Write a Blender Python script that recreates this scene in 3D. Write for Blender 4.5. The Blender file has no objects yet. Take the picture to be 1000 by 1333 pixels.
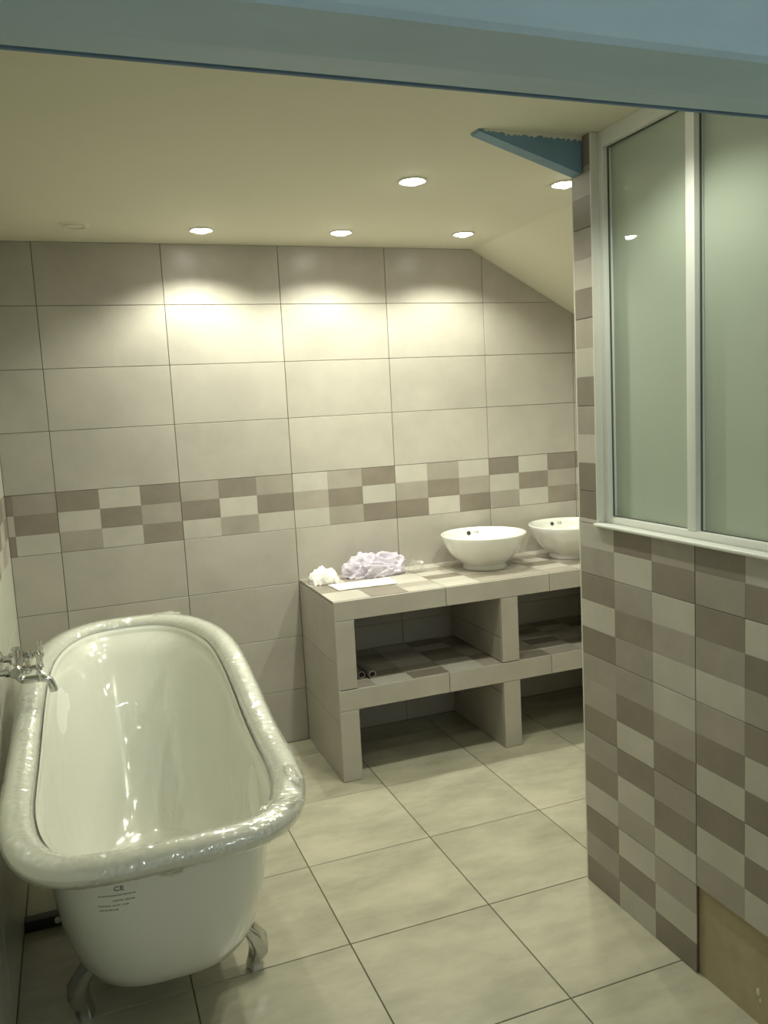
import bpy, bmesh, math, random
from mathutils import Vector, Matrix, noise
random.seed(7)
SC = bpy.context.scene
COL = SC.collection

# ------------------------------------------------------------------ camera
CAMP = Vector((0.0761, -3.6587, 1.5272)); YAW, PITCH, ROLL, FPX = 0.3548, -0.1253, -0.0525, 1082.83
F = Vector((math.sin(YAW)*math.cos(PITCH), math.cos(YAW)*math.cos(PITCH), math.sin(PITCH)))
R = Vector((math.cos(YAW), -math.sin(YAW), 0)); U = R.cross(F)
R2 = R*math.cos(ROLL) + U*math.sin(ROLL); U2 = -R*math.sin(ROLL) + U*math.cos(ROLL)
cd = bpy.data.cameras.new('camera'); cam = bpy.data.objects.new('camera', cd); COL.objects.link(cam)
m = Matrix((( R2.x, U2.x, -F.x, CAMP.x), (R2.y, U2.y, -F.y, CAMP.y), (R2.z, U2.z, -F.z, CAMP.z), (0, 0, 0, 1)))
cam.matrix_world = m
cd.sensor_fit = 'VERTICAL'; cd.sensor_height = 36.0; cd.lens = 36.0*FPX/1333.0; cd.clip_start = 0.02
SC.camera = cam

# ------------------------------------------------------------------ world, exposure
w = bpy.data.worlds.new('world'); SC.world = w; w.use_nodes = True
w.node_tree.nodes['Background'].inputs[0].default_value = (0.5, 0.55, 0.5, 1)
w.node_tree.nodes['Background'].inputs[1].default_value = 0.02
SC.view_settings.view_transform = 'Standard'; SC.view_settings.look = 'None'
SC.view_settings.gamma = 1; SC.view_settings.use_curve_mapping = False
SC.view_settings.exposure = 0.30
LAMP_COL = (0.975, 1.0, 0.83); LAMP_W = 34.0
LANDING_COL = (0.80, 0.93, 1.0); LANDING_L = 36.0

# ------------------------------------------------------------------ helpers
def wm(o):
    b = o.matrix_basis.copy()
    return (wm(o.parent) @ o.matrix_parent_inverse @ b) if o.parent else b
def link(o, parent=None):
    COL.objects.link(o)
    if parent is not None:
        o.parent = parent; o.matrix_parent_inverse = wm(parent).inverted()
    return o
def mesh_obj(name, me, mat=None, parent=None, mtx=None):
    o = bpy.data.objects.new(name, me)
    if mtx is not None: o.matrix_basis = mtx
    if mat is not None and len(me.materials) == 0: me.materials.append(mat)
    return link(o, parent)
def tag(o, label=None, cat=None, group=None, kind=None):
    if label: o['label'] = label
    if cat: o['category'] = cat
    if group: o['group'] = group
    if kind: o['kind'] = kind
    return o
def empty(name, loc):
    o = bpy.data.objects.new(name, None); o.empty_display_size = 0.05
    o.matrix_basis = Matrix.Translation(loc); COL.objects.link(o); return o
def pydata(name, v, f, smooth=False, angle=None):
    me = bpy.data.meshes.new(name); me.from_pydata([tuple(p) for p in v], [], f); me.update()
    bm = bmesh.new(); bm.from_mesh(me); bmesh.ops.recalc_face_normals(bm, faces=bm.faces); bm.to_mesh(me); bm.free()
    if smooth:
        me.polygons.foreach_set('use_smooth', [True]*len(me.polygons))
        if angle: me.set_sharp_from_angle(angle=math.radians(angle))
    return me
def bm_mesh(name, bm, smooth=False, angle=40):
    bmesh.ops.recalc_face_normals(bm, faces=bm.faces)
    me = bpy.data.meshes.new(name); bm.to_mesh(me); bm.free()
    if smooth:
        me.polygons.foreach_set('use_smooth', [True]*len(me.polygons)); me.set_sharp_from_angle(angle=math.radians(angle))
    return me
def bm_box(bm, x0, x1, y0, y1, z0, z1, bev=0.0, seg=1):
    r = bmesh.ops.create_cube(bm, size=1.0)
    vs = r['verts']
    for v in vs:
        v.co = Vector((x0 + (v.co.x+.5)*(x1-x0), y0 + (v.co.y+.5)*(y1-y0), z0 + (v.co.z+.5)*(z1-z0)))
    if bev > 0:
        es = list({e for v in vs for e in v.link_edges})
        bmesh.ops.bevel(bm, geom=es, offset=bev, segments=seg, affect='EDGES', profile=0.6)
def box(name, x0, x1, y0, y1, z0, z1, mat, parent=None, bev=0.0, seg=1):
    bm = bmesh.new(); bm_box(bm, x0, x1, y0, y1, z0, z1, bev, seg)
    return mesh_obj(name, bm_mesh(name, bm, seg > 1), mat, parent)
def tube_mesh(name, pts, rad, n=14, caps=True, squash=None):
    """loft of rings along a polyline; rad is a number or one per point"""
    pts = [Vector(p) for p in pts]; k = len(pts)
    rr = rad if isinstance(rad, (list, tuple)) else [rad]*k
    v, f = [], []
    t0 = (pts[1]-pts[0]).normalized()
    ref = Vector((0, 0, 1)) if abs(t0.z) < .9 else Vector((0, 1, 0))
    s = t0.cross(ref).normalized()
    for i in range(k):
        t = (pts[min(i+1, k-1)]-pts[max(i-1, 0)]).normalized()
        s = (s - t*s.dot(t)).normalized(); b = t.cross(s)
        for j in range(n):
            a = 2*math.pi*j/n
            q = squash[i] if squash else 1.0
            v.append(pts[i] + s*(math.cos(a)*rr[i]) + b*(math.sin(a)*rr[i]*q))
    for i in range(k-1):
        for j in range(n):
            f.append((i*n+j, i*n+(j+1) % n, (i+1)*n+(j+1) % n, (i+1)*n+j))
    if caps:
        f.append(tuple(range(n))); f.append(tuple((k-1)*n+j for j in range(n)))
    return pydata(name, v, f, True, 50)
def lathe_mesh(name, prof, n=48, axis=None, angle=35):
    """profile of (r,z) revolved about z, or about the given axis matrix"""
    v, f = [], []
    k = len(prof)
    for j in range(n):
        a = 2*math.pi*j/n
        for r, z in prof: v.append(Vector((r*math.cos(a), r*math.sin(a), z)))
    for j in range(n):
        for i in range(k-1):
            f.append((j*k+i, ((j+1) % n)*k+i, ((j+1) % n)*k+i+1, j*k+i+1))
    me = bpy.data.meshes.new(name); bm = bmesh.new()
    bv = [bm.verts.new(p) for p in v]
    for q in f: bm.faces.new([bv[i] for i in q])
    bmesh.ops.remove_doubles(bm, verts=bm.verts, dist=1e-6)
    bad = [e for e in bm.faces if e.calc_area() < 1e-12]
    if bad: bmesh.ops.delete(bm, geom=bad, context='FACES')
    if axis is not None: bmesh.ops.transform(bm, matrix=axis, verts=bm.verts)
    bmesh.ops.recalc_face_normals(bm, faces=bm.faces); bm.to_mesh(me); bm.free()
    me.polygons.foreach_set('use_smooth', [True]*len(me.polygons)); me.set_sharp_from_angle(angle=math.radians(angle))
    return me
def text_mesh(body, size, ext=0.0003):
    cu = bpy.data.curves.new('text', 'FONT'); cu.body = body; cu.size = size; cu.extrude = ext
    cu.align_x = 'CENTER'; cu.align_y = 'CENTER'
    o = bpy.data.objects.new('text', cu); COL.objects.link(o)
    dg = bpy.context.evaluated_depsgraph_get(); me = bpy.data.meshes.new_from_object(o.evaluated_get(dg))
    bpy.data.objects.remove(o); return me

# ------------------------------------------------------------------ materials
def lin(c): return tuple((x/12.92 if x <= .04045 else ((x+.055)/1.055)**2.4) for x in (c[0]/255, c[1]/255, c[2]/255)) + (1,)
def mat(name, rgb, rough=.5, metal=0.0, spec=.5, var=0.0, cloud=0.0, cscale=4.0, bump=0.0, bscale=60.0, coat=0.0, objvar=0.0, stretch=(1, 1, 1)):
    mt = bpy.data.materials.new(name); mt.use_nodes = True
    nt = mt.node_tree; N = nt.nodes; L = nt.links; p = N['Principled BSDF']
    base = rgb if len(rgb) == 4 else tuple(rgb)+(1,)
    p.inputs['Base Color'].default_value = base
    p.inputs['Roughness'].default_value = rough; p.inputs['Metallic'].default_value = metal
    p.inputs['Specular IOR Level'].default_value = spec; p.inputs['Coat Weight'].default_value = coat
    p.inputs['Coat Roughness'].default_value = .03
    if cloud or objvar or bump:
        tc = N.new('ShaderNodeTexCoord'); oi = N.new('ShaderNodeObjectInfo')
        geo = N.new('ShaderNodeNewGeometry')
        ad = N.new('ShaderNodeVectorMath'); ad.operation = 'ADD'
        sc = N.new('ShaderNodeVectorMath'); sc.operation = 'SCALE'; sc.inputs['Scale'].default_value = 37.0
        cb = N.new('ShaderNodeCombineXYZ')
        for i in range(3): L.new(oi.outputs['Random'], cb.inputs[i])
        L.new(cb.outputs[0], sc.inputs[0]); L.new(geo.outputs['Position'], ad.inputs[0]); L.new(sc.outputs[0], ad.inputs[1])
        st = N.new('ShaderNodeVectorMath'); st.operation = 'MULTIPLY'; st.inputs[1].default_value = stretch
        L.new(ad.outputs[0], st.inputs[0])
    if cloud or objvar:
        n1 = N.new('ShaderNodeTexNoise'); n1.inputs['Scale'].default_value = cscale; n1.inputs['Detail'].default_value = 7; n1.inputs['Roughness'].default_value = .62
        L.new(st.outputs[0], n1.inputs['Vector'])
        mr = N.new('ShaderNodeMapRange'); mr.inputs['From Min'].default_value = .3; mr.inputs['From Max'].default_value = .7
        mr.inputs['To Min'].default_value = 1-cloud; mr.inputs['To Max'].default_value = 1+cloud
        L.new(n1.outputs['Fac'], mr.inputs['Value'])
        mo = N.new('ShaderNodeMapRange'); mo.inputs['To Min'].default_value = 1-objvar; mo.inputs['To Max'].default_value = 1+objvar
        L.new(oi.outputs['Random'], mo.inputs['Value'])
        mu = N.new('ShaderNodeMath'); mu.operation = 'MULTIPLY'; L.new(mr.outputs[0], mu.inputs[0]); L.new(mo.outputs[0], mu.inputs[1])
        vs = N.new('ShaderNodeVectorMath'); vs.operation = 'SCALE'; vs.inputs[0].default_value = base[:3]
        L.new(mu.outputs[0], vs.inputs['Scale']); L.new(vs.outputs[0], p.inputs['Base Color'])
    if bump:
        n2 = N.new('ShaderNodeTexNoise'); n2.inputs['Scale'].default_value = bscale; n2.inputs['Detail'].default_value = 4
        L.new(st.outputs[0], n2.inputs['Vector'])
        bp = N.new('ShaderNodeBump'); bp.inputs['Strength'].default_value = bump; bp.inputs['Distance'].default_value = .01
        L.new(n2.outputs['Fac'], bp.inputs['Height']); L.new(bp.outputs[0], p.inputs['Normal'])
    return mt
M = {}
M['tile'] = mat('tile_greige', (.46, .425, .37), .33, cloud=.09, cscale=5, objvar=.03, bump=.02)
M['tile_left'] = mat('tile_pale', (.56, .56, .47), .28, cloud=.06, cscale=5, objvar=.02, bump=.02)
M['L'] = mat('cell_light', (.50, .47, .41), .35, cloud=.08, cscale=7, objvar=.05, bump=.02)
M['M'] = mat('cell_mid', (.36, .325, .275), .36, cloud=.10, cscale=7, objvar=.07, bump=.02)
M['D'] = mat('cell_dark', (.245, .210, .170), .36, cloud=.12, cscale=7, objvar=.08, bump=.02)
M['floor'] = mat('floor_tile_beige', (.425, .40, .305), .24, cloud=.20, cscale=3.4, objvar=.05, bump=.015, stretch=(1, 2.2, 1))
M['grout'] = mat('grout', (.17, .15, .11), .9, cloud=.1, cscale=30)
M['floor_grout'] = mat('floor_grout', (.15, .13, .09), .9, cloud=.1, cscale=30)
M['biscuit'] = mat('tile_biscuit', (.16, .085, .045), .9, cloud=.3, cscale=120)
M['plaster'] = mat('bare_plaster', (.42, .36, .23), .85, cloud=.12, cscale=9, bump=.05)
M['ceil'] = mat('ceiling_paint', (.74, .71, .57), .75, cloud=.015, cscale=3, bump=.01, bscale=200)
M['white_wall'] = mat('landing_paint', (.72, .72, .68), .8, cloud=.02)
M['frame'] = mat('white_lacquer', (.80, .81, .76), .3)
M['pvc'] = mat('white_pvc', (.72, .71, .64), .35)
M['blue'] = mat('blue_paint', (.46, .61, .70), .5, cloud=.10, cscale=5, bump=.08, bscale=25, stretch=(.3, 1, 1))
M['blue_rafter'] = mat('deeper_blue_paint', (.17, .30, .40), .5, cloud=.10, cscale=9, bump=.08, bscale=25)
M['blue_dark'] = mat('dark_blue_paint', (.11, .20, .32), .5, cloud=.2, cscale=14, bump=.08, bscale=40)
M['ceramic'] = mat('white_ceramic', (.82, .81, .76), .12, coat=.6)
M['enamel'] = mat('white_enamel', (.84, .84, .77), .14, coat=.4)
M['enamel_in'] = mat('white_enamel_under_film', (.84, .84, .78), .16)
M['chrome'] = mat('chrome', (.62, .62, .60), .10, metal=1.0)
M['gap_shadow'] = mat('dark_gap_shadow', (.10, .11, .09), .6)
M['dark'] = mat('dark_hole', (.03, .03, .03), .6)
M['ink'] = mat('grey_print', (.10, .10, .09), .6)
M['ink_pale'] = mat('faded_print', (.40, .39, .33), .6)
M['bar'] = mat('dark_grey_plastic', (.035, .035, .033), .5, cloud=.1)
M['tube'] = mat('grey_tube', (.22, .19, .18), .6, cloud=.1, cscale=30)
M['lav'] = mat('lavender_cloth', (.60, .545, .635), .9, cloud=.05, cscale=20, bump=.25, bscale=300)
M['wcloth'] = mat('white_cloth', (.83, .81, .78), .9, cloud=.03, cscale=20, bump=.2, bscale=300)
M['paper'] = mat('white_paper', (.86, .85, .78), .8)
M['ycloth'] = mat('yellow_paper', (.75, .70, .45), .8)
M['tape'] = mat('off_white_foam', (.72, .71, .58), .8, bump=.2, bscale=100)
def emit(name, col, s):
    mt = bpy.data.materials.new(name); mt.use_nodes = True; nt = mt.node_tree
    p = nt.nodes['Principled BSDF']; p.inputs['Base Color'].default_value = (.8, .8, .8, 1)
    p.inputs['Emission Color'].default_value = tuple(col)+(1,); p.inputs['Emission Strength'].default_value = s
    return mt
M['lens'] = emit('lit_lens', (1, .97, .86), 30)
M['globe'] = emit('fill_globe', LANDING_COL, LANDING_L)
def film_mat(name, rgb, trans, rough, scale, strength, diff=.25, fac=.5, gmin=.07):
    mt = bpy.data.materials.new(name); mt.use_nodes = True; nt = mt.node_tree; N = nt.nodes; L = nt.links
    for n in list(N): N.remove(n)
    out = N.new('ShaderNodeOutputMaterial'); tr = N.new('ShaderNodeBsdfTransparent'); gl = N.new('ShaderNodeBsdfGlossy'); df = N.new('ShaderNodeBsdfDiffuse')
    gl.inputs['Roughness'].default_value = rough; gl.inputs['Color'].default_value = (1, 1, 1, 1)
    df.inputs['Color'].default_value = tuple(rgb)+(1,); tr.inputs['Color'].default_value = (.97, .97, .95, 1)
    tc = N.new('ShaderNodeTexCoord'); nz = N.new('ShaderNodeTexNoise'); nz.inputs['Scale'].default_value = scale; nz.inputs['Detail'].default_value = 5; nz.inputs['Distortion'].default_value = 1.2
    L.new(tc.outputs['Object'], nz.inputs['Vector'])
    bp = N.new('ShaderNodeBump'); bp.inputs['Strength'].default_value = strength; bp.inputs['Distance'].default_value = .012
    L.new(nz.outputs['Fac'], bp.inputs['Height']); L.new(bp.outputs[0], gl.inputs['Normal']); L.new(bp.outputs[0], df.inputs['Normal'])
    lw = N.new('ShaderNodeLayerWeight'); lw.inputs['Blend'].default_value = .5; L.new(bp.outputs[0], lw.inputs['Normal'])
    pw = N.new('ShaderNodeMath'); pw.operation = 'POWER'; pw.inputs[1].default_value = 3.0; L.new(lw.outputs['Facing'], pw.inputs[0])
    fr = N.new('ShaderNodeMapRange'); fr.inputs['To Min'].default_value = gmin; fr.inputs['To Max'].default_value = fac; L.new(pw.outputs[0], fr.inputs['Value'])
    m1 = N.new('ShaderNodeMixShader'); m1.inputs[0].default_value = diff; L.new(tr.outputs[0], m1.inputs[1]); L.new(df.outputs[0], m1.inputs[2])
    m2 = N.new('ShaderNodeMixShader'); L.new(fr.outputs[0], m2.inputs[0]); L.new(m1.outputs[0], m2.inputs[1]); L.new(gl.outputs[0], m2.inputs[2])
    L.new(m2.outputs[0], out.inputs['Surface']); return mt
M['film'] = film_mat('clear_film', (.85, .85, .8), .7, .06, 90, .05, diff=.20, fac=.5, gmin=.20)
M['film_in'] = film_mat('clear_film_loose', (.8, .8, .74), .7, .04, 30, .03, diff=.09, fac=.28, gmin=.09)
M['bag'] = film_mat('clear_bag', (.8, .8, .8), .7, .08, 60, .8, diff=.12)
def glass_mat():
    mt = bpy.data.materials.new('frosted_glass'); mt.use_nodes = True; nt = mt.node_tree; N = nt.nodes; L = nt.links
    p = N['Principled BSDF']; out = N['Material Output']
    p.inputs['Base Color'].default_value = (.60, .665, .575, 1); p.inputs['Roughness'].default_value = .45
    p.inputs['Coat Weight'].default_value = 1.0; p.inputs['Coat Roughness'].default_value = .015
    t = N.new('ShaderNodeBsdfTranslucent'); t.inputs['Color'].default_value = (.72, .80, .70, 1)
    mx = N.new('ShaderNodeMixShader'); mx.inputs[0].default_value = .4
    L.new(p.outputs[0], mx.inputs[1]); L.new(t.outputs[0], mx.inputs[2]); L.new(mx.outputs[0], out.inputs['Surface'])
    return mt
M['glass'] = glass_mat()

# ------------------------------------------------------------------ tiles
def clip(poly, a, b, c):
    """keep a*u + b*v <= c"""
    res = []
    for i in range(len(poly)):
        p, q = poly[i], poly[(i+1) % len(poly)]
        dp, dq = a*p[0]+b*p[1]-c, a*q[0]+b*q[1]-c
        if dp <= 0: res.append(p)
        if dp*dq < 0:
            t = dp/(dp-dq); res.append((p[0]+t*(q[0]-p[0]), p[1]+t*(q[1]-p[1])))
    return res
_cache = {}
def slab_mesh(poly, th, bev, face_mat, side_mat):
    cx = sum(p[0] for p in poly)/len(poly); cy = sum(p[1] for p in poly)/len(poly)
    key = (tuple((round(p[0]-cx, 4), round(p[1]-cy, 4)) for p in poly), round(th, 4), bev, face_mat.name, side_mat.name if side_mat else '')
    if key in _cache: return _cache[key], cx, cy
    n = len(poly); loc = [Vector((p[0]-cx, p[1]-cy)) for p in poly]
    ins = []
    for i in range(n):
        a, b, c = loc[i-1], loc[i], loc[(i+1) % n]
        e1 = (b-a).normalized(); e2 = (c-b).normalized()
        n1 = Vector((-e1.y, e1.x)); n2 = Vector((-e2.y, e2.x)); d = 1+n1.dot(n2)
        ins.append(b + (n1+n2)*(bev/max(d, .3)))
    v = [(p.x, p.y, -th) for p in loc] + [(p.x, p.y, -bev) for p in loc] + [(p.x, p.y, 0) for p in ins]
    f = [tuple(range(2*n, 3*n))]
    for i in range(n):
        j = (i+1) % n
        f.append((i, j, n+j, n+i)); f.append((n+i, n+j, 2*n+j, 2*n+i))
    me = bpy.data.meshes.new('tile'); me.from_pydata(v, [], f)
    me.materials.append(face_mat)
    if side_mat:
        me.materials.append(side_mat)
        for k in range(n): me.polygons[1+2*k].material_index = 1
    me.update(); _cache[key] = me; return me, cx, cy
def frame(o, u, v):
    u, v = Vector(u), Vector(v); n = u.cross(v); o = Vector(o)
    return Matrix(((u.x, v.x, n.x, o.x), (u.y, v.y, n.y, o.y), (u.z, v.z, n.z, o.z), (0, 0, 0, 1)))
def put(name, fr, poly, parent, mt, th=.010, bev=.0008, side=None):
    if len(poly) < 3: return None
    me, cx, cy = slab_mesh(poly, th, bev, mt, side)
    return mesh_obj(name, me, None, parent, fr @ Matrix.Translation((cx, cy, 0)))
def rect(u0, u1, v0, v1): return [(u0, v0), (u1, v0), (u1, v1), (u0, v1)]
GU, GV = .0013, .0010
def plain(fr, u0, u1, v0, v1, parent, cuts=(), mt=None, th=.010, gu=GU, gv=GV):
    if u1-u0 < .006 or v1-v0 < .006: return
    p = rect(u0+gu, u1-gu, v0+gv, v1-gv)
    for c in cuts: p = clip(p, *c)
    return put('tile', fr, p, parent, mt or M['tile'], th, .0010)
def decor(fr, u0, u1, v0, v1, pat, parent, umin=-99, umax=99, vmin=-99, vmax=99, th=.010, side=None, cuts=()):
    """one printed tile of 3 x 3 raised cells, rows given from the top; may be cut to a range"""
    a, b, c, d = max(u0, umin), min(u1, umax), max(v0, vmin), min(v1, vmax)
    if b-a < .006 or d-c < .006: return
    base = rect(a+GU, b-GU, c+GV, d-GV)
    for k in cuts: base = clip(base, *k)
    t = put('decor_tile', fr @ Matrix.Translation((0, 0, -.0012)), base, parent, M['M'], th-.0012, .0004, side)
    if t is None: return
    du, dv = (u1-u0)/3, (v1-v0)/3
    for r in range(3):
        for q in range(3):
            e0, e1 = max(u0+q*du, umin), min(u0+(q+1)*du, umax)
            h1, h0 = min(v1-r*dv, vmax), max(v1-(r+1)*dv, vmin)
            if e1-e0 < .004 or h1-h0 < .004: continue
            e0 += GU if abs(e0-a) < 1e-4 else .0002; e1 -= GU if abs(e1-b) < 1e-4 else .0002
            h0 += GV if abs(h0-c) < 1e-4 else .0002; h1 -= GV if abs(h1-d) < 1e-4 else .0002
            p = rect(e0, e1, h0, h1)
            for k in cuts: p = clip(p, *k)
            put('tile_cell', fr, p, t, M[pat[r][q]], .0025, .0003)
    return t
RP = ['DLD LDM MLD'.split(), 'MDM DLD LML'.split(), 'LMD MDL LMD'.split(), 'LML MDM DLD'.split(), 'DML LDM DML'.split(), 'MLD DML LDM'.split()]
T, H = .499, .25
XL, XR, YN = -.193, 2.60, -4.9           # left wall, right wall, far end of the landing
ZC, XK = 2.25, 1.941                      # ceiling height, where the sloped ceiling starts
SLOPE = .546
def zceil(x): return ZC if x <= XK else ZC-(x-XK)*SLOPE

# ------------------------------------------------------------------ floor
floor = tag(box('floor', XL-.12, XR+.12, YN-.12, .12, -.10, -.004, M['floor_grout']), kind='structure')
FX, FY, FS = .6965, -1.0707, .4476
ff = frame((0, 0, 0), (1, 0, 0), (0, 1, 0))
for i in range(-3, 6):
    for j in range(-10, 4):
        x0, x1 = max(FX+i*FS, XL), min(FX+(i+1)*FS, XR)
        y0, y1 = max(FY+(j-1)*FS, YN), min(FY+j*FS, 0)
        if x1-x0 < .01 or y1-y0 < .01: continue
        put('floor_tile', ff, rect(x0+.0016, x1-.0016, y0+.0016, y1-.0016), floor, M['floor'], .010, .0012)

# ------------------------------------------------------------------ ceiling
ceiling = tag(box('ceiling', XL-.12, XK, YN-.12, .12, ZC, ZC+.10, M['ceil']), kind='structure')
zr = zceil(XR+.12)
cs = pydata('sloped_ceiling', [(x, y, z) for y in (YN-.12, .12) for x, z in ((XK, ZC), (XR+.12, zr), (XR+.12, zr+.1), (XK, ZC+.1))],
            [(0, 1, 2, 3), (4, 5, 6, 7), (0, 1, 5, 4), (1, 2, 6, 5), (2, 3, 7, 6), (3, 0, 4, 7)])
mesh_obj('sloped_panel', cs, M['ceil'], ceiling)

# ------------------------------------------------------------------ back wall
SL = (SLOPE, 1, ZC+XK*SLOPE)              # SLOPE*x + z <= c
wall_back = tag(box('wall_back', XL-.12, XR+.12, .0035, .12, -.05, 2.35, M['grout']), kind='structure')
fb = frame((0, 0, 0), (1, 0, 0), (0, 0, 1))
band = {-1: 'DDM LLD MDL'.split(), 0: RP[0], 1: RP[1], 2: RP[2], 3: RP[3], 4: RP[0], 5: RP[0]}
for i in range(-1, 6):
    u0, u1 = max(i*T, XL), min((i+1)*T, XR)
    for r in range(9):
        v0, v1 = r*H, (r+1)*H
        if r == 4: decor(fb, i*T, (i+1)*T, v0, v1, band[i], wall_back, umin=XL, umax=XR)
        else: plain(fb, u0, u1, v0, v1, wall_back, cuts=(SL,))

# ------------------------------------------------------------------ left wall
wall_left = tag(box('wall_left', XL-.12, XL-.0035, YN-.12, .0035, -.05, 2.35, M['grout']), kind='structure')
fl = frame((XL, 0, 0), (0, 1, 0), (0, 0, 1))
for i in range(6):
    u1, u0 = -i*.5, max(-(i+1)*.5, -2.76)
    for r in range(9):
        if r == 4: decor(fl, -(i+1)*.5, -i*.5, r*H, (r+1)*H, RP[(i*2+1) % 6], wall_left, umin=-2.76)
        else: plain(fl, u0, u1, r*H, (r+1)*H, wall_left, mt=M['tile_left'])
box('plaster_face', XL-.01, XL-.001, YN, -2.762, 0, ZC, M['white_wall'], wall_left)

# ------------------------------------------------------------------ right wall and landing walls
tag(box('wall_right', XR, XR+.12, YN-.12, .12, -.05, 2.1, M['white_wall']), kind='structure')
tag(box('wall_landing', XL-.12, XR+.12, YN-.12, YN, -.05, 2.35, M['white_wall']), kind='structure')
wf = pydata('wall_front', [(x, y, z) for y in (-2.76, -2.66) for x, z in ((1.504, 0), (XR, 0), (XR, zceil(XR)), (XK, ZC), (1.504, ZC))],
            [(0, 1, 2, 3, 4), (5, 6, 7, 8, 9), (0, 1, 6, 5), (1, 2, 7, 6), (2, 3, 8, 7), (3, 4, 9, 8), (4, 0, 5, 9)])
tag(mesh_obj('wall_front', wf, M['white_wall']), kind='structure')

# ------------------------------------------------------------------ partition wall with the frosted glazing
PX, PY0, PY1, SILL, JAMB = 1.494, -1.531, -2.66, 1.150, -1.622
bm = bmesh.new()
bm_box(bm, PX+.010, 1.62, PY1, PY0, 0, SILL); bm_box(bm, PX+.010, 1.62, JAMB, PY0, SILL, ZC)
wall_partition = tag(mesh_obj('wall_partition', bm_mesh('wall_partition', bm), M['plaster']), kind='structure')
fp = frame((PX, 0, 0), (0, -1, 0), (0, 0, 1))      # u runs towards the camera; normal is -x
PT = .495
U0 = -PY0
rows = {   # (tile column, tile row from the floor): cells, rows from the top
 (0, 8): 'DML MLD DML', (0, 7): 'MDL LMD DLM', (0, 6): 'MLD LDM DML', (0, 5): 'MDL LMD DLM',
 (0, 4): 'DLM LDM MLD', (0, 3): 'DML LDM DML', (0, 2): 'MML MDM DLD', (0, 1): 'MDM DLD LML', (0, 0): 'DLM MDL DLD',
 (1, 4): 'MDL DLM MDL', (1, 3): 'DLM MDL LMD', (1, 2): 'MDL DLM LDM', (1, 1): 'DLM LDM MLD', (1, 0): 'DLM MDL LMD',
 (2, 4): 'DLD LDM MLD', (2, 3): 'MDM DLD LML', (2, 2): 'LMD MDL LMD', (2, 1): 'LML MDM DLD', (2, 0): 'DML LDM DML'}
for (c, r), s in rows.items():
    if (c, r) == (1, 0): continue          # this one was never glued on: bare plaster
    vmax = SILL+.004 if (r == 4 and c > 0) else 99
    if c == 0 and r >= 4:
        if r == 4:                          # the tile that turns round the corner of the opening
            decor(fp, U0, U0+PT, r*H, (r+1)*H, s.split(), wall_partition, vmax=SILL+.004, side=M['biscuit'])
            decor(fp, U0, U0+PT, r*H, (r+1)*H, s.split(), wall_partition, umax=-JAMB, vmin=SILL+.004)
        else: decor(fp, U0, U0+PT, r*H, (r+1)*H, s.split(), wall_partition, umax=-JAMB)
    else: decor(fp, U0+c*PT, U0+(c+1)*PT, r*H, (r+1)*H, s.split(), wall_partition, umax=-PY1, vmax=vmax, side=M['biscuit'])
# white corner bead on the far edge
bead = tube_mesh('corner_bead', [(PX+.006, PY0+.004, .0), (PX+.006, PY0+.004, ZC)], .0055, 12)
mesh_obj('corner_bead', bead, M['pvc'], wall_partition)
# traces of glue on the bare plaster
bm = bmesh.new()
for (y, z, s) in ((-2.225, .083, .010), (-2.232, .065, .005)):
    r_ = bmesh.ops.create_icosphere(bm, subdivisions=2, radius=1.0)
    for v in r_['verts']: v.co = Vector((PX+.0095+v.co.x*.0012, y+v.co.y*s*.5, z+v.co.z*s))
mesh_obj('paint_drip', bm_mesh('paint_drip', bm, True), M['pvc'], wall_partition)

win = empty('window_1', (1.53, -2.14, SILL)); tag(win, kind='structure')
FXF, FXB = 1.518, 1.572
mull = [-1.973, -2.336]; MW = .031
def bar(name, y0, y1, z0, z1, xf=FXF, xb=FXB): return box(name, xf, xb, y0, y1, z0, z1, M['frame'], win, .0022, 2)
bar('frame_jamb', -1.643, JAMB, SILL+.004, ZC); bar('frame_jamb', PY1, PY1+.024, SILL+.004, ZC)
bar('frame_head', PY1+.024, -1.643, 2.206, ZC); bar('frame_sill', PY1+.024, -1.643, SILL+.004, 1.178)
for y in mull: bar('mullion', y-MW, y, 1.178, 2.206, FXF-.001)
# nose of the sill, with a rounded front edge
bm = bmesh.new(); bm_box(bm, PX-.014, 1.515, PY1, JAMB+.004, SILL, SILL+.010, .004, 3)
mesh_obj('sill_nosing', bm_mesh('sill_nosing', bm, True), M['frame'], win)
bm = bmesh.new(); bm_box(bm, PX-.001, 1.519, JAMB-.001, JAMB+.0045, SILL+.010, ZC-.001, .001, 1)
mesh_obj('reveal_trim', bm_mesh('reveal_trim', bm), M['pvc'], win)
eds = [-1.643] + [q for y in mull for q in (y, y-MW)] + [PY1+.024]
for k in range(0, 6, 2):
    ya, yb = eds[k+1], eds[k]
    bm = bmesh.new(); bm_box(bm, 0, .008, -(yb-ya)/2-.004, (yb-ya)/2+.004, -.518, .518)
    mesh_obj('pane', bm_mesh('pane', bm), M['glass'], win, Matrix.Translation((1.540, (ya+yb)/2, 1.692)) @ Matrix.Rotation(math.radians(-2.4), 4, 'Z'))
    bm = bmesh.new()                        # dark strips painted for the shadow in the gap round the pane
    for (a, b, c, d) in ((ya, ya+.0015, 1.178, 2.206), (yb-.0015, yb, 1.178, 2.206), (ya+.003, yb-.003, 1.178, 1.180), (ya+.003, yb-.003, 2.203, 2.206)):
        bm_box(bm, 1.533, 1.5385, a, b, c, d)
    mesh_obj('gap_shadow', bm_mesh('gap_shadow', bm), M['gap_shadow'], win)

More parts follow.
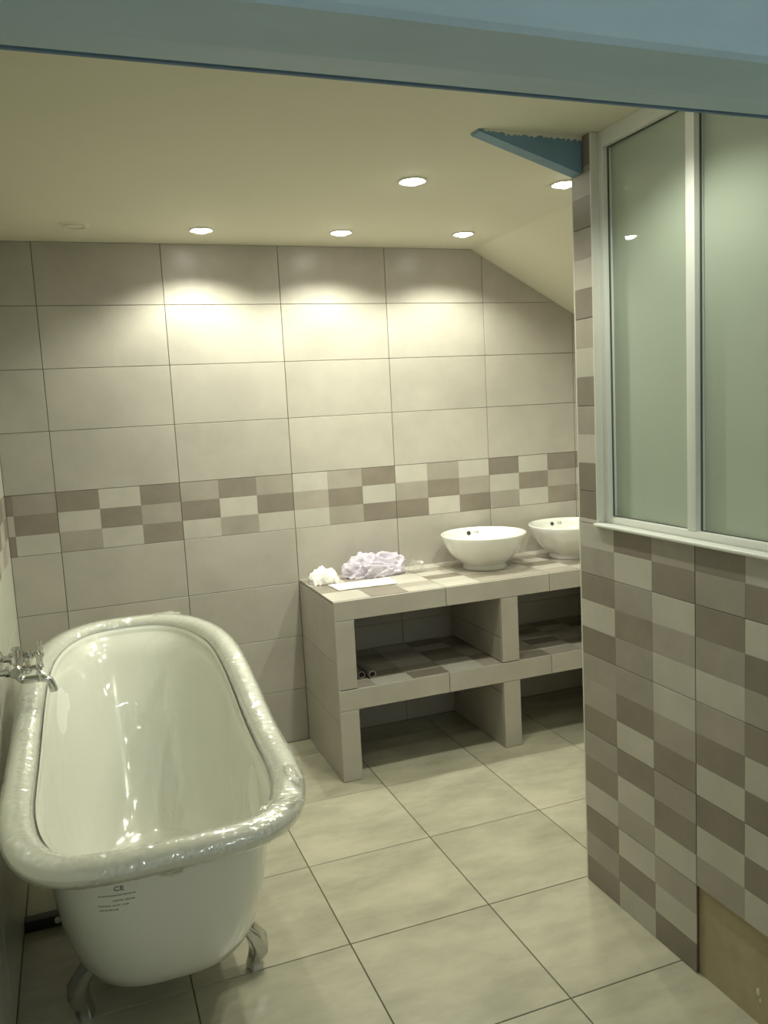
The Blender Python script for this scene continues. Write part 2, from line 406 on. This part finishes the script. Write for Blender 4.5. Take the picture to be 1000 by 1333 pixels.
# ------------------------------------------------------------------ painted beams
lin_ = empty('blue_lintel_beam', (.65, -2.67, 1.95)); tag(lin_, 'long blue painted timber lintel spanning the doorway opening', 'beam')
prof = [(-2.580, 1.962), (-2.586, 1.953), (-2.645, 1.950), (-2.655, 1.946), (-2.757, 1.950), (-2.763, 1.957), (-2.763, ZC), (-2.580, ZC)]
n = len(prof); v, f = [], []
S = 40
for i in range(S+1):
    x = XL + (PX-XL)*i/S
    for k, (y, z) in enumerate(prof):
        j = (noise.noise(Vector((x*3, k*2.1, 0)))*.0016) if k < 6 else 0
        v.append((x, y+j, z+j*.8))
for i in range(S):
    for k in range(n): f.append((i*n+k, i*n+(k+1) % n, (i+1)*n+(k+1) % n, (i+1)*n+k))
f += [tuple(range(n)), tuple(S*n+k for k in range(n))]
me = pydata('lintel_body', v, f); mesh_obj('beam_body', me, M['blue'], lin_)
box('edge_strip', XL+.001, PX-.001, -2.5795, -2.570, 1.953, 1.975, M['blue_dark'], lin_, .002, 1)

br = empty('blue_rafter_end', (1.32, -1.56, 2.20)); tag(br, 'blue rafter end poking out of the ceiling beside the glazed partition', 'beam')
def rz(x): return 2.149-(x-1.491)*.30
ya, yb = -1.585, -1.534
pr = [(1.168, ZC+.0005), (1.172, rz(1.172)), (1.493, rz(1.493)), (1.493, ZC+.0005)]
v = [(x, y, z) for y in (ya, yb) for x, z in pr]
me = pydata('rafter', v, [(0, 1, 2, 3), (4, 5, 6, 7), (0, 1, 5, 4), (1, 2, 6, 5), (2, 3, 7, 6), (3, 0, 4, 7)])
bm = bmesh.new(); bm.from_mesh(me); bmesh.ops.bevel(bm, geom=[e for e in bm.edges], offset=.003, segments=2, affect='EDGES'); me = bm_mesh('rafter', bm)
mesh_obj('rafter_body', me, M['blue_rafter'], br)
# ragged edge of ceiling paint over the rafter's side
v, f = [], []; K = 60
for i in range(K+1):
    x = 1.185+(1.492-1.185)*i/K
    d = .006+.010*abs(noise.noise(Vector((x*60, 1.3, 0))))+.006*random.random()
    if x < 1.25: d *= .55
    v += [(x, ya-.0018, ZC), (x, ya-.0018, ZC-d), (x, ya+.001, ZC-d)]
for i in range(K): f += [(3*i, 3*i+1, 3*i+4, 3*i+3), (3*i+1, 3*i+2, 3*i+5, 3*i+4)]
mesh_obj('ragged_paint_edge', pydata('ragged', v, f), M['ceil'], br)

# ------------------------------------------------------------------ downlights
ring_me = lathe_mesh('ring', [(.033, .008), (.036, -.002), (.044, -.005), (.048, -.003), (.048, .0), (.033, .008)], 36)
lens_me = lathe_mesh('lens', [(0, -.014), (.014, -.013), (.026, -.009), (.035, .001)], 30)
def downlight(x, y, label, power=LAMP_W, col=LAMP_COL, group='recessed ceiling downlights'):
    t = empty('recessed_downlight', (x, y, ZC)); tag(t, label, 'downlight', group)
    mx = Matrix.Translation((x, y, ZC))
    mesh_obj('trim_ring', ring_me, M['frame'], t, mx)
    mesh_obj('lens', lens_me, M['lens'], t, mx)
    ld = bpy.data.lights.new('downlight_bulb', 'SPOT'); ld.energy = power; ld.color = col
    ld.spot_size = math.radians(138); ld.spot_blend = .55; ld.shadow_soft_size = .026
    lo = bpy.data.objects.new('bulb', ld); lo.matrix_basis = Matrix.Translation((x, y, ZC-.016)); link(lo, t)
downlight(.630, -.278, 'lit ceiling downlight over the bath, nearest the round blank cover')
downlight(1.197, -.298, 'lit ceiling downlight above the clothes on the vanity')
downlight(1.741, -.327, 'lit ceiling downlight above the fully visible washbasin, by the ceiling slope')
downlight(1.191, -1.076, 'lit ceiling downlight alone in the middle of the ceiling')
downlight(1.732, -1.127, 'lit ceiling downlight beside the blue rafter end')
downlight(1.191, -2.030, 'lit ceiling downlight hidden behind the blue lintel', LAMP_W*.5)
downlight(2.0, -2.10, 'added unseen downlight that lights the frosted glass from behind', LAMP_W*.7)  # added lamp, out of view, to even out the brightness of the panes
pl = empty('fill_globe_lamp', (1.1, -4.45, 1.85)); tag(pl, 'added unseen globe lamp that lights the front of the lintel', 'lamp')  # added lamp behind the camera, brightens the lintel's front face
mesh_obj('globe', lathe_mesh('globe', [(.02*0, -.09)]+[(.09*math.sin(math.pi*k/16), -.09*math.cos(math.pi*k/16)) for k in range(1, 16)]+[(0, .09)], 32), M['globe'], pl, Matrix.Translation((1.1, -4.45, 1.85)))
mesh_obj('cord', tube_mesh('cord', [(1.1, -4.45, 1.935), (1.1, -4.45, 2.1), (1.1, -4.45, ZC)], .004, 8), M['pvc'], pl)
cv = empty('round_ceiling_cover', (.165, -.317, ZC)); tag(cv, 'unlit round white cover set flush in the ceiling', 'ceiling cover')
mesh_obj('cover_plate', lathe_mesh('cover', [(0, -.006), (.048, -.006), (.056, -.004), (.060, 0)], 40), M['ceil'], cv, Matrix.Translation((.165, -.317, ZC)))
mesh_obj('cover_lip', lathe_mesh('lip', [(.036, -.006), (.037, -.010), (.041, -.010), (.042, -.006)], 40), M['ceil'], cv, Matrix.Translation((.165, -.317, ZC)))

# ------------------------------------------------------------------ tiled vanity
VX0, VX1, VY, VZ = 1.0, XR, -.522, .762
van = empty('tiled_vanity', (1.0, -.26, 0)); tag(van, 'long masonry vanity clad in greige tiles with open shelves', 'vanity')
tk = .010
def core(name, x0, x1, y0, y1, z0, z1, mt='grout'): return box(name, x0, x1, y0, y1, z0, z1, M[mt], van)
PW = .085
pil = [(1.0, 1.0+PW), (1.755, 1.755+PW), (2.515, 2.6)]
ff_v = frame((0, VY, 0), (1, 0, 0), (0, 0, 1))
yb_ = -.0005
for k, (a, b) in enumerate(pil):
    c = core('side_wall' if k == 0 else 'divider_wall', a+tk, b-tk if k < 2 else b-.0005, VY+tk, yb_, .0005, VZ-.02)
    # end strip tiles on the front, between the aprons
    plain(ff_v, a, b, .0005, .302, c); plain(ff_v, a, b, .392, .680, c)
    # cladding of the left face and of the right face
    fL = frame((a, 0, 0), (0, -1, 0), (0, 0, 1)); fR = frame((b, 0, 0), (0, 1, 0), (0, 0, 1))
    for (z0, z1) in ((.0005, .25), (.25, .5), (.5, .75)):
        if k == 0: plain(fL, .0006, -VY-.0005, z0, z1, c, gu=.0005)
        else:
            if z0 < .3: plain(fL, .0006, -VY-.010, z0, min(z1, .302), c, gu=.0005)
            if z1 > .39: plain(fL, .0006, -VY-.010, max(z0, .392), min(z1, .680), c, gu=.0005)
        if k < 2:
            if z0 < .3: plain(fR, VY+.010, -.0006, z0, min(z1, .302), c, gu=.0005)
            if z1 > .39: plain(fR, VY+.010, -.0006, max(z0, .392), min(z1, .680), c, gu=.0005)
def slab(name, z0, z1, x0, x1, seed, front):
    c = core(name, x0+tk, x1-.0005, VY+tk, yb_, z0, z1-tk)
    e = x0
    for xe in (1.497, 2.001, 2.5, x1):      # front apron
        plain(ff_v, e, xe, z0-.002, z1-.0005, c); e = xe
    ft = frame((0, 0, z1), (1, 0, 0), (0, 1, 0))
    rnd = random.Random(seed)
    for i in range(4):                      # printed tiles on top, the front row given
        u0, u1 = 1.0+i*.5, 1.0+(i+1)*.5
        for j in range(3):
            v1_ = -.25*j; v0_ = v1_-.25
            # rows counted from the front edge
            vb = VY+.0105+(2-j)*.25-.0; vt = vb+.25
            pat = [list(r) for r in rnd.choice(RP)]
            if j == 2 and front.get(i): pat[2] = list(front[i])
            decor(ft, u0, u1, vb, vt, pat, c, umin=x0+.0005, umax=x1-.001, vmin=VY+.0105, vmax=-.001)
    return c
slab('worktop', .682, VZ, VX0, VX1, 3, {0: 'LDL', 1: 'LMM', 2: 'MLM'})
slab('shelf', .304, .390, VX0, VX1, 11, {0: 'MLD', 1: 'LMD', 2: 'MLD'})

# ------------------------------------------------------------------ basins
bz = .925-VZ
prof = [(0, .004), (.060, .004), (.090, 0), (.101, 0), (.104, .004), (.102, .022), (.104, .026), (.128, .044), (.158, .074), (.180, .108), (.193, .140), (.1985, bz-.006),
        (.1985, bz-.002), (.196, bz), (.191, bz), (.1875, bz-.003), (.183, .140), (.170, .108), (.148, .074), (.118, .048), (.075, .034), (.03, .029), (.022, .028), (0, .028)]
basin_me = lathe_mesh('basin', prof, 72, angle=60)
ce_me = text_mesh('CE', .017)
ovf_me = lathe_mesh('overflow', [(.0, .0015), (.0075, .0015)], 20)
ovr_me = lathe_mesh('overflow_ring', [(.0075, .0005), (.0078, .003), (.0105, .003), (.011, 0)], 20)
drain_me = lathe_mesh('drain', [(0, .004), (.016, .004), (.021, .002), (.022, 0)], 24)
def basin(x, y, label):
    t = empty('vessel_washbasin', (x, y, VZ)); tag(t, label, 'washbasin', 'white vessel basins on the vanity')
    mx = Matrix.Translation((x, y, VZ)); mesh_obj('bowl', basin_me, M['ceramic'], t, mx)
    def onwall(ang, z, r, lift):            # a patch on the inner wall: normal towards the axis and up
        d = Vector((math.cos(ang), math.sin(ang), 0)); nrm = (-d*.95+Vector((0, 0, .30))).normalized()
        u = Vector((0, 0, 1)).cross(nrm).normalized(); vv = nrm.cross(u)
        o = Vector((x, y, VZ)) + d*r + Vector((0, 0, z)) + nrm*lift
        return Matrix(((u.x, vv.x, nrm.x, o.x), (u.y, vv.y, nrm.y, o.y), (u.z, vv.z, nrm.z, o.z), (0, 0, 0, 1)))
    h = mesh_obj('overflow_hole', ovf_me, M['dark'], t, onwall(math.radians(86), .136, .1815, .0005))
    mesh_obj('overflow_ring', ovr_me, M['chrome'], h, onwall(math.radians(86), .136, .1815, .0005))
    mesh_obj('conformity_mark', ce_me, M['ink'], t, onwall(math.radians(73), .138, .1822, .0008))
    mesh_obj('drain', drain_me, M['chrome'], t, mx @ Matrix.Translation((0, 0, .028)))
basin(1.833, -.230, 'round white ceramic vessel basin nearer the clothes on the tiled vanity')
basin(2.302, -.230, 'round white ceramic vessel basin half hidden behind the tiled partition')

# ------------------------------------------------------------------ slipper bath
TX = .200
def sstep(a, b, x):
    t = max(0, min(1, (x-a)/(b-a))); return t*t*(3-2*t)
def se(t, n1, n2):                          # unit superellipse, exponent n1 at the low end (-y), n2 at the high end
    c, s = math.cos(t), math.sin(t); n = n1 if s < 0 else n2
    return (abs(c)**(2/n))*(1 if c >= 0 else -1), (abs(s)**(2/n))*(1 if s >= 0 else -1)
def sstep(a, b, x):
    t = max(0, min(1, (x-a)/(b-a))); return t*t*(3-2*t)
def rimz(y): return .578+.150*sstep(-1.42, -.72, y)+.022*sstep(-1.0, -.36, y)
YF, YB, HW = -1.870, -.385, .341             # rim centre line: low end, high end, half width
def plan(t, k=1.0, d=0.0, grow=0.0):
    n1, n2 = 4.2-1.4*d, 2.7-.3*d
    sx, sy = se(t, n1, n2)
    f0 = YF+.042+.053*d; b0 = YB-.042-.333*d
    if grow != 0: f0, b0 = YF, YB
    yc, hb = (f0+b0)/2, (b0-f0)/2
    a = (HW-.046) if grow == 0 else HW
    y = yc+sy*hb*k; q = sstep(-1.55, -.75, y)
    return TX+.010*q+sx*a*k*(1-.07*q), y
def even_params(n):                          # parameters evenly spaced along the rim outline
    K = 8000
    fine = [math.pi/2*(u-math.sin(2*math.pi*u)/(2*math.pi)) for u in (4*i/K for i in range(K+1))]
    pp = [plan(t, 1, 0, 1e-9) for t in fine]; cum = [0]
    for i in range(K): cum.append(cum[-1]+math.dist(pp[i], pp[i+1]))
    res, j = [], 0
    for i in range(n):
        while cum[j] < cum[-1]*i/n: j += 1
        res.append(fine[j])
    return res
TH, THF = even_params(160), even_params(1300)
def loft(name, rings, smooth=True):
    v = [p for r in rings for p in r]; n = len(rings[0]); f = []
    for i in range(len(rings)-1):
        for q in range(n): f.append((i*n+q, i*n+(q+1) % n, (i+1)*n+(q+1) % n, (i+1)*n+q))
    return pydata(name, v, f, smooth)
tub = empty('slipper_bath', (TX, -1.12, 0)); tag(tub, 'white freestanding slipper bath wrapped in clear film on chrome feet', 'bathtub')
OUT = [(1.0, 0.0), (.985, .15), (.965, .35), (.94, .52), (.91, .66), (.87, .78), (.81, .88), (.72, .955), (.58, .99), (.35, 1.0), (.02, 1.0)]
INN = [(1.0, 0.0), (.93, .08)]+[(k*.93, d) for k, d in OUT[1:]]
def shell(zb, off, dz=0.0, jitter=None, TH=TH, prof=OUT):
    rings = []
    for k, d in prof:
        ring = []
        for t in TH:
            x, y = plan(t, k, d)
            _, y0 = plan(t, 1, 0)
            z = rimz(y0)*(1-d)+zb*d
            cx, cy = TX, (YF+YB)/2
            v = Vector((x-cx, y-cy, 0)); l = v.length
            if l > 1e-4: v *= max(.0, (l-off*(1 if d < .97 else .5))/l)
            p = Vector((cx+v.x, cy+v.y, z+dz))
            if jitter: p += jitter(p, d, t)
            ring.append(p)
        rings.append(ring)
    return rings
mesh_obj('outer_shell', loft('outer_shell', shell(.100, 0)), M['enamel'], tub)
mesh_obj('inner_shell', loft('inner_shell', shell(.125, -.018, prof=INN)), M['enamel_in'], tub)
def rimring(rad, wob=0.0, f=1.0, lift=0.0, TH=TH, m_=16):
    rings = []
    cen = []
    for t in TH:
        x, y = plan(t, 1, 0, 1e-9); cen.append(Vector((x, y, rimz(y))))
    n = len(cen)
    for q in range(m_+1):
        a = 2*math.pi*q/m_; ring = []
        for i in range(n):
            tg = (cen[(i+1) % n]-cen[i-1]).normalized(); out = tg.cross(Vector((0, 0, 1))).normalized(); up = out.cross(tg)
            r = rad
            if wob:
                p0 = cen[i]+out*(rad*math.cos(a))+up*(rad*math.sin(a))
                r += wob*(1.1-abs(noise.noise(p0*f))*2-1.3*abs(noise.noise(p0*f*2.3+Vector((3, 1, 2))))) if math.sin(a) > -.75 else 0
            ring.append(cen[i]+out*(r*1.12*math.cos(a))+up*(r*.92*math.sin(a)+lift))
        rings.append(ring)
    return rings
mesh_obj('rolled_rim', loft('rolled_rim', rimring(.032)), M['enamel'], tub)
mesh_obj('rim_film', loft('rim_film', rimring(.0348, .0026, 52, 0, THF, 36)), M['film'], tub)
CREASE = [(Vector(a), Vector(b)) for a, b in (((.0, -.60, .60), (.20, -.66, .50)), ((.20, -.66, .50), (.36, -.86, .36)), ((.36, -.86, .36), (.43, -1.15, .22)),
          ((.40, -.52, .68), (.20, -.66, .50)), ((-.06, -.9, .52), (.02, -1.2, .30)), ((.45, -1.5, .45), (.30, -1.62, .30)))]
DENSE = []
for (k0, d0), (k1, d1) in zip(OUT[:-1], OUT[1:]):
    for q in range(7): DENSE.append((k0+(k1-k0)*q/7, d0+(d1-d0)*q/7))
DENSE.append(OUT[-1])
DENSE_IN = [(k*(1-.07*min(1, d/.08)), d) for k, d in DENSE]
def jit(p, d, t):
    w_ = .018*min(1, d*5)*(1-.45*d)
    big = Vector((noise.noise(p*4), noise.noise(p*4+Vector((9, 2, 4))), abs(noise.noise(p*5+Vector((1, 7, 3))))))*w_
    q = Vector((p.x*20, p.y*13, p.z*10)); e = (1-abs(noise.noise(q))*2)+.5*(1-abs(noise.noise(q*2.2+Vector((4, 4, 1))))*2)
    out = Vector((TX-p.x, -1.13-p.y, .25)).normalized()
    cr = 0
    for a, b in CREASE:
        ab = b-a; h = max(0, min(1, (p-a).dot(ab)/ab.length_squared)); cr += math.exp(-((p-a-ab*h).length/.014)**2)
    return big+out*((e*.0022+cr*.007)*min(1, d*6))
mesh_obj('loose_film', loft('loose_film', shell(.137, -.011, 0, jit, THF, DENSE_IN)), M['film_in'], tub)
# a few long creases in the loose film
bm = bmesh.new()
# crumpled ends of film standing up from the rim
def crumple(name, c, size, seed, sub=3):
    bm = bmesh.new(); r_ = bmesh.ops.create_icosphere(bm, subdivisions=sub, radius=1.0)
    for v in bm.verts:
        n_ = noise.noise(v.co*2.3+Vector((seed, 0, 0)))+.7*noise.noise(v.co*5+Vector((0, seed, 0)))
        v.co = Vector(c)+Vector((v.co.x*size[0], v.co.y*size[1], v.co.z*size[2]))*(1+.45*n_)
    return bm_mesh(name, bm, False)
mesh_obj('film_tuft', crumple('film_tuft', (.470, -1.800, .606), (.045, .020, .010), 3), M['film'], tub)
mesh_obj('film_tuft', crumple('film_tuft', (.36, -.40, .775), (.05, .02, .010), 8), M['film'], tub)
mesh_obj('film_tuft', crumple('film_tuft', (.530, -1.66, .610), (.018, .06, .010), 5), M['film'], tub)
# faded sticker print on the low end
def bodypt(x, z):
    best = None
    for k in range(400):
        s = .0+k/400*.85
        pass
    return best
def endy(x, z):                              # outer shell surface at the low end
    d = max(0, min(.85, (rimz(YF)-z)/(rimz(YF)-.100)))
    ks = [(o[1], o[0]) for o in OUT]
    for i in range(len(ks)-1):
        if ks[i][0] <= d <= ks[i+1][0]:
            q = (d-ks[i][0])/(ks[i+1][0]-ks[i][0]+1e-9); k = ks[i][1]+q*(ks[i+1][1]-ks[i][1])
    n1 = 4.2-1.4*d; f0 = YF+.042+.053*d; b0 = YB-.042-.333*d; yc, hb = (f0+b0)/2, (b0-f0)/2
    sx = min(.999, abs((x-TX)/((HW-.046)*k))); sy = (1-sx**n1)**(1/n1)
    return yc-sy*hb*k
def endmtx(x, z, lift):
    y = endy(x, z); e = .004
    du = Vector((2*e, endy(x+e, z)-endy(x-e, z), 0)).normalized(); dv = Vector((0, endy(x, z+e)-endy(x, z-e), 2*e)).normalized()
    nn = du.cross(dv).normalized(); dv = nn.cross(du); o = Vector((x, y, z))+nn*lift
    return Matrix(((du.x, dv.x, nn.x, o.x), (du.y, dv.y, nn.y, o.y), (du.z, dv.z, nn.z, o.z), (0, 0, 0, 1)))
mesh_obj('conformity_mark', text_mesh('CE', .019), M['ink'], tub, endmtx(.085, .492, .001))
bm = bmesh.new()
for (z, segs) in ((.486, ((.040, .118),)), (.471, ((.070, .090), (.096, .112))), (.458, ((.038, .062), (.068, .084), (.09, .10))), (.446, ((.040, .076),))):
    for a, b in segs:
        x = a
        while x < b:
            w_ = random.uniform(.004, .012); mm = endmtx(x+w_/2, z-.012, .0008)
            r_ = bmesh.ops.create_cube(bm, size=1.0)
            for v in r_['verts']: v.co = mm @ Vector((v.co.x*w_*.86, v.co.y*.0032, v.co.z*.0006))
            x += w_
mesh_obj('faded_print', bm_mesh('faded_print', bm), M['ink_pale'], tub)
mesh_obj('foam_scrap', crumple('foam_scrap', (.200, endy(.20, .508)-.008, .512), (.026, .012, .009), 12), M['tape'], tub)
# claw feet
def foot(sx, y):
    s = sx; x0 = TX
    path = [(x0+s*.150, y, .185), (x0+s*.178, y, .165), (x0+s*.203, y, .135), (x0+s*.222, y, .105), (x0+s*.236, y, .078), (x0+s*.238, y, .055), (x0+s*.228, y, .034), (x0+s*.222, y, .016), (x0+s*.224, y, .0005)]
    rad = [.038, .043, .042, .038, .036, .033, .024, .021, .024]
    sq = [.30, .32, .40, .55, .75, .8, .9, 1, 1]
    return path, rad, sq
def make_foot(sx, y):
    path, rad, sq = foot(sx, y)
    # width runs along y, thickness across it
    v, f = [], []; n = 20
    P_ = [Vector(p) for p in path]
    for i, p in enumerate(P_):
        t = (P_[min(i+1, len(P_)-1)]-P_[max(i-1, 0)]).normalized(); a_ = Vector((0, 1, 0)); b_ = t.cross(a_).normalized()
        for q in range(n):
            an = 2*math.pi*q/n
            rid = 1+.10*math.cos(an*5) if i > 1 else 1
            v.append(p+a_*(math.cos(an)*rad[i]*rid)+b_*(math.sin(an)*rad[i]*sq[i]*rid))
    for i in range(len(P_)-1):
        for q in range(n): f.append((i*n+q, i*n+(q+1) % n, (i+1)*n+(q+1) % n, (i+1)*n+q))
    f += [tuple(range(n)), tuple((len(P_)-1)*n+q for q in range(n))]
    return pydata('claw_foot', v, f, True, 60)
for sx in (1, -1):
    for y in (-1.50, -.86): mesh_obj('claw_foot', make_foot(sx, y), M['chrome'], tub)

# ------------------------------------------------------------------ wall mixer tap
tap = empty('bath_mixer_tap', (XL, -1.0, .823)); tag(tap, 'chrome wall mixer with cross handles and curved spout over the bath', 'tap')
TYc, TZ = -1.0, .823
AX = Matrix.Rotation(math.pi/2, 4, 'Y')      # lathe axis z -> x
for dy in (-.075, .075):
    o = Matrix.Translation((XL, TYc+dy, TZ))
    mesh_obj('wall_flange', lathe_mesh('flange', [(0, 0), (.030, 0), (.031, .004), (.024, .012), (.013, .016), (0, .016)], 28, AX), M['chrome'], tap, o)
    mesh_obj('union_pipe', lathe_mesh('union', [(0, .010), (.011, .010), (.011, .030), (.016, .032), (.016, .048), (.012, .05), (0, .05)], 6 if dy < -1 else 20, AX), M['chrome'], tap, o)
    hd = mesh_obj('valve_head', lathe_mesh('valve', [(0, .045), (.018, .045), (.021, .055), (.020, .068), (.013, .074), (.013, .086), (.017, .090), (.015, .098), (.009, .102), (.009, .118), (0, .118)], 24, AX), M['chrome'], tap, o)
    bm = bmesh.new()
    for k in range(4):
        a = math.pi/2*k+.12
        d = Vector((0, math.cos(a), math.sin(a)))
        tm = tube_mesh('arm', [d*.004, d*.018, d*.030, d*.038, d*.043, d*.045], [.0055, .0050, .0048, .0072, .0066, .002], 10)
        bm.from_mesh(tm)
    r_ = bmesh.ops.create_uvsphere(bm, u_segments=16, v_segments=10, radius=.0125)
    for v in r_['verts']: v.co.x = v.co.x*.9
    me = bm_mesh('cross_handle', bm, True, 60); mesh_obj('cross_handle', me, M['chrome'], hd, Matrix.Translation((XL+.122, TYc+dy, TZ)))
mesh_obj('mixer_body', tube_mesh('body', [(XL+.060, TYc-.098, TZ), (XL+.060, TYc-.09, TZ), (XL+.060, TYc-.05, TZ), (XL+.060, TYc, TZ), (XL+.060, TYc+.05, TZ), (XL+.060, TYc+.09, TZ), (XL+.060, TYc+.098, TZ)], [.014, .020, .017, .022, .017, .020, .014], 20), M['chrome'], tap)
mesh_obj('diverter_knob', lathe_mesh('knob', [(0, .05), (.012, .05), (.014, .045), (.009, .036), (.008, .02), (.012, .016), (0, .016)], 20), M['chrome'], tap, Matrix.Translation((XL+.060, TYc, TZ)))
sp = [(XL+.060, TYc, TZ-.008), (XL+.060, TYc-.002, TZ-.034)]
for k in range(1, 7):
    a = math.pi/2*k/6; sp.append((XL+.060+.022*(1-math.cos(a)), TYc-.004, TZ-.034-.018*math.sin(a)))
sp += [(XL+.105, TYc-.006, TZ-.052), (XL+.122, TYc-.006, TZ-.053)]
for k in range(1, 8):
    a = math.radians(80)*k/7; sp.append((XL+.122+.028*math.sin(a), TYc-.006, TZ-.053-.028*(1-math.cos(a))))
sp.append((sp[-1][0]+.003, TYc-.006, sp[-1][2]-.018)); sp.append((sp[-1][0]+.0005, TYc-.006, sp[-1][2]-.004))
mesh_obj('spout', tube_mesh('spout', sp, [.013]*2+[.0115]*(len(sp)-4)+[.0125, .0115], 18), M['chrome'], tap)

# ------------------------------------------------------------------ small things
wb = empty('floor_bar', (XL+.066, -1.035, 0)); tag(wb, 'short dark grey bar lying on the floor between bath and wall', 'bar')
box('bar_body', XL+.003, XL+.128, -1.055, -1.018, .0005, .036, M['bar'], wb, .003, 2)
mesh_obj('end_bolt', lathe_mesh('bolt', [(0, 0), (.010, 0), (.010, .005), (.006, .009), (0, .010)], 16, Matrix.Rotation(math.pi/2, 4, 'X')), M['pvc'], wb, Matrix.Translation((XL+.098, -1.0545, .022)))
tube_prof = [(.0125, 0), (.0165, 0), (.0165, .26), (.0125, .26), (.0125, 0)]
for i, (x, y, a, lb) in enumerate(((1.182, -.430, .06, 'grey hollow tube lying on the vanity shelf, fully in view'), (1.138, -.415, .06, 'grey hollow tube on the shelf half hidden by the vanity side'))):
    o = tag(mesh_obj('hollow_tube', lathe_mesh('tube', tube_prof, 24), M['tube'], None,
        Matrix.Translation((x, y, .390+.0168)) @ Matrix.Rotation(a, 4, 'Z') @ Matrix.Rotation(-math.pi/2, 4, 'X')), lb, 'tube', 'tubes on the vanity shelf')

# clothes on the worktop
def fold_cloth(name, mt, cx, cy, z, sx, sy, h, seed, ang=0, sub=5, ridg=1.0):
    bm = bmesh.new(); bmesh.ops.create_icosphere(bm, subdivisions=sub, radius=1.0)
    S_ = Vector((seed*3.1, seed*1.7, seed))
    for v in bm.verts:
        p = v.co.copy(); up = max(p.z, 0)
        q = Vector((p.x*1.1, p.y*2.2, p.z*1.6))
        warp = Vector((noise.noise(q+S_), noise.noise(q+S_+Vector((5, 5, 5))), 0))*.9
        r1 = 1-abs(noise.noise(q*1.25+warp+S_*2))*2.1
        r2 = 1-abs(noise.noise(q*2.9+warp*1.5+S_*4))*2.0
        e = noise.noise(Vector((math.atan2(p.y, p.x)*1.2, seed, p.z)))
        rr = 1+.22*e+ridg*(.20*r1+.10*r2)
        v.co = Vector((p.x*sx*rr, p.y*sy*rr, (abs(p.z)**.8*(1 if p.z > 0 else -.0))*h*(.72+ridg*(.42*r1+.16*r2)+.25*e)))
        if p.z <= 0: v.co.z = 0
        if v.co.z < 0: v.co.z = 0
    bm_ = bm_mesh(name, bm, True, 180)
    return mesh_obj(name, bm_, mt, None, Matrix.Translation((cx, cy, z)) @ Matrix.Rotation(ang, 4, 'Z'))
def sheet(name, mt, pts, z, th=.0025, ripple=.003):
    # quad sheet with a gentle ripple, given four corners
    v, f = [], []; n = 14
    A, B, C_, D_ = [Vector(p) for p in pts]
    for k in (0, 1):
        for i in range(n+1):
            for j in range(n+1):
                a, b = i/n, j/n
                p = A*(1-a)*(1-b)+B*a*(1-b)+C_*a*b+D_*(1-a)*b
                e = noise.noise(Vector((p.x*60, p.y*60, 2)))*.003
                v.append((p.x+e, p.y+e, z+.0006+k*th+(abs(noise.noise(Vector((p.x*14, p.y*14, 5))))*ripple)))
    W_ = (n+1)**2
    for i in range(n):
        for j in range(n):
            q = i*(n+1)+j; f.append((q, q+1, q+n+2, q+n+1)); f.append((W_+q, W_+q+n+1, W_+q+n+2, W_+q+1))
    for i in range(n):
        for a, b in ((i, i+1), (n*(n+1)+i, n*(n+1)+i+1), (i*(n+1), (i+1)*(n+1)), (i*(n+1)+n, (i+1)*(n+1)+n)): f.append((a, b, W_+b, W_+a))
    return mesh_obj(name, pydata(name, v, f, True, 40), mt)
tag(sheet('paper_sheet', M['paper'], [(1.085, -.335), (1.350, -.345), (1.365, -.205), (1.075, -.205)], VZ, .003, .004), 'flat white sheet spread on the vanity in front of the clothes', 'paper')
tag(fold_cloth('folded_cloth', M['wcloth'], 1.080, -.125, VZ+.001, .066, .060, .072, 4, .3, 5, .45), 'white crumpled cloth beside the lavender garment on the vanity', 'cloth')
tag(fold_cloth('lavender_garment', M['lav'], 1.335, -.100, VZ+.001, .125, .062, .095, 7, -.1, 6, .85), 'crumpled lavender garment heaped on the tiled vanity', 'garment')
tag(mesh_obj('plastic_bag', crumple('plastic_bag', (1.520, -.15, VZ+.027), (.036, .035, .026), 21), M['bag']), 'small crumpled clear plastic bag next to the lavender garment', 'bag')
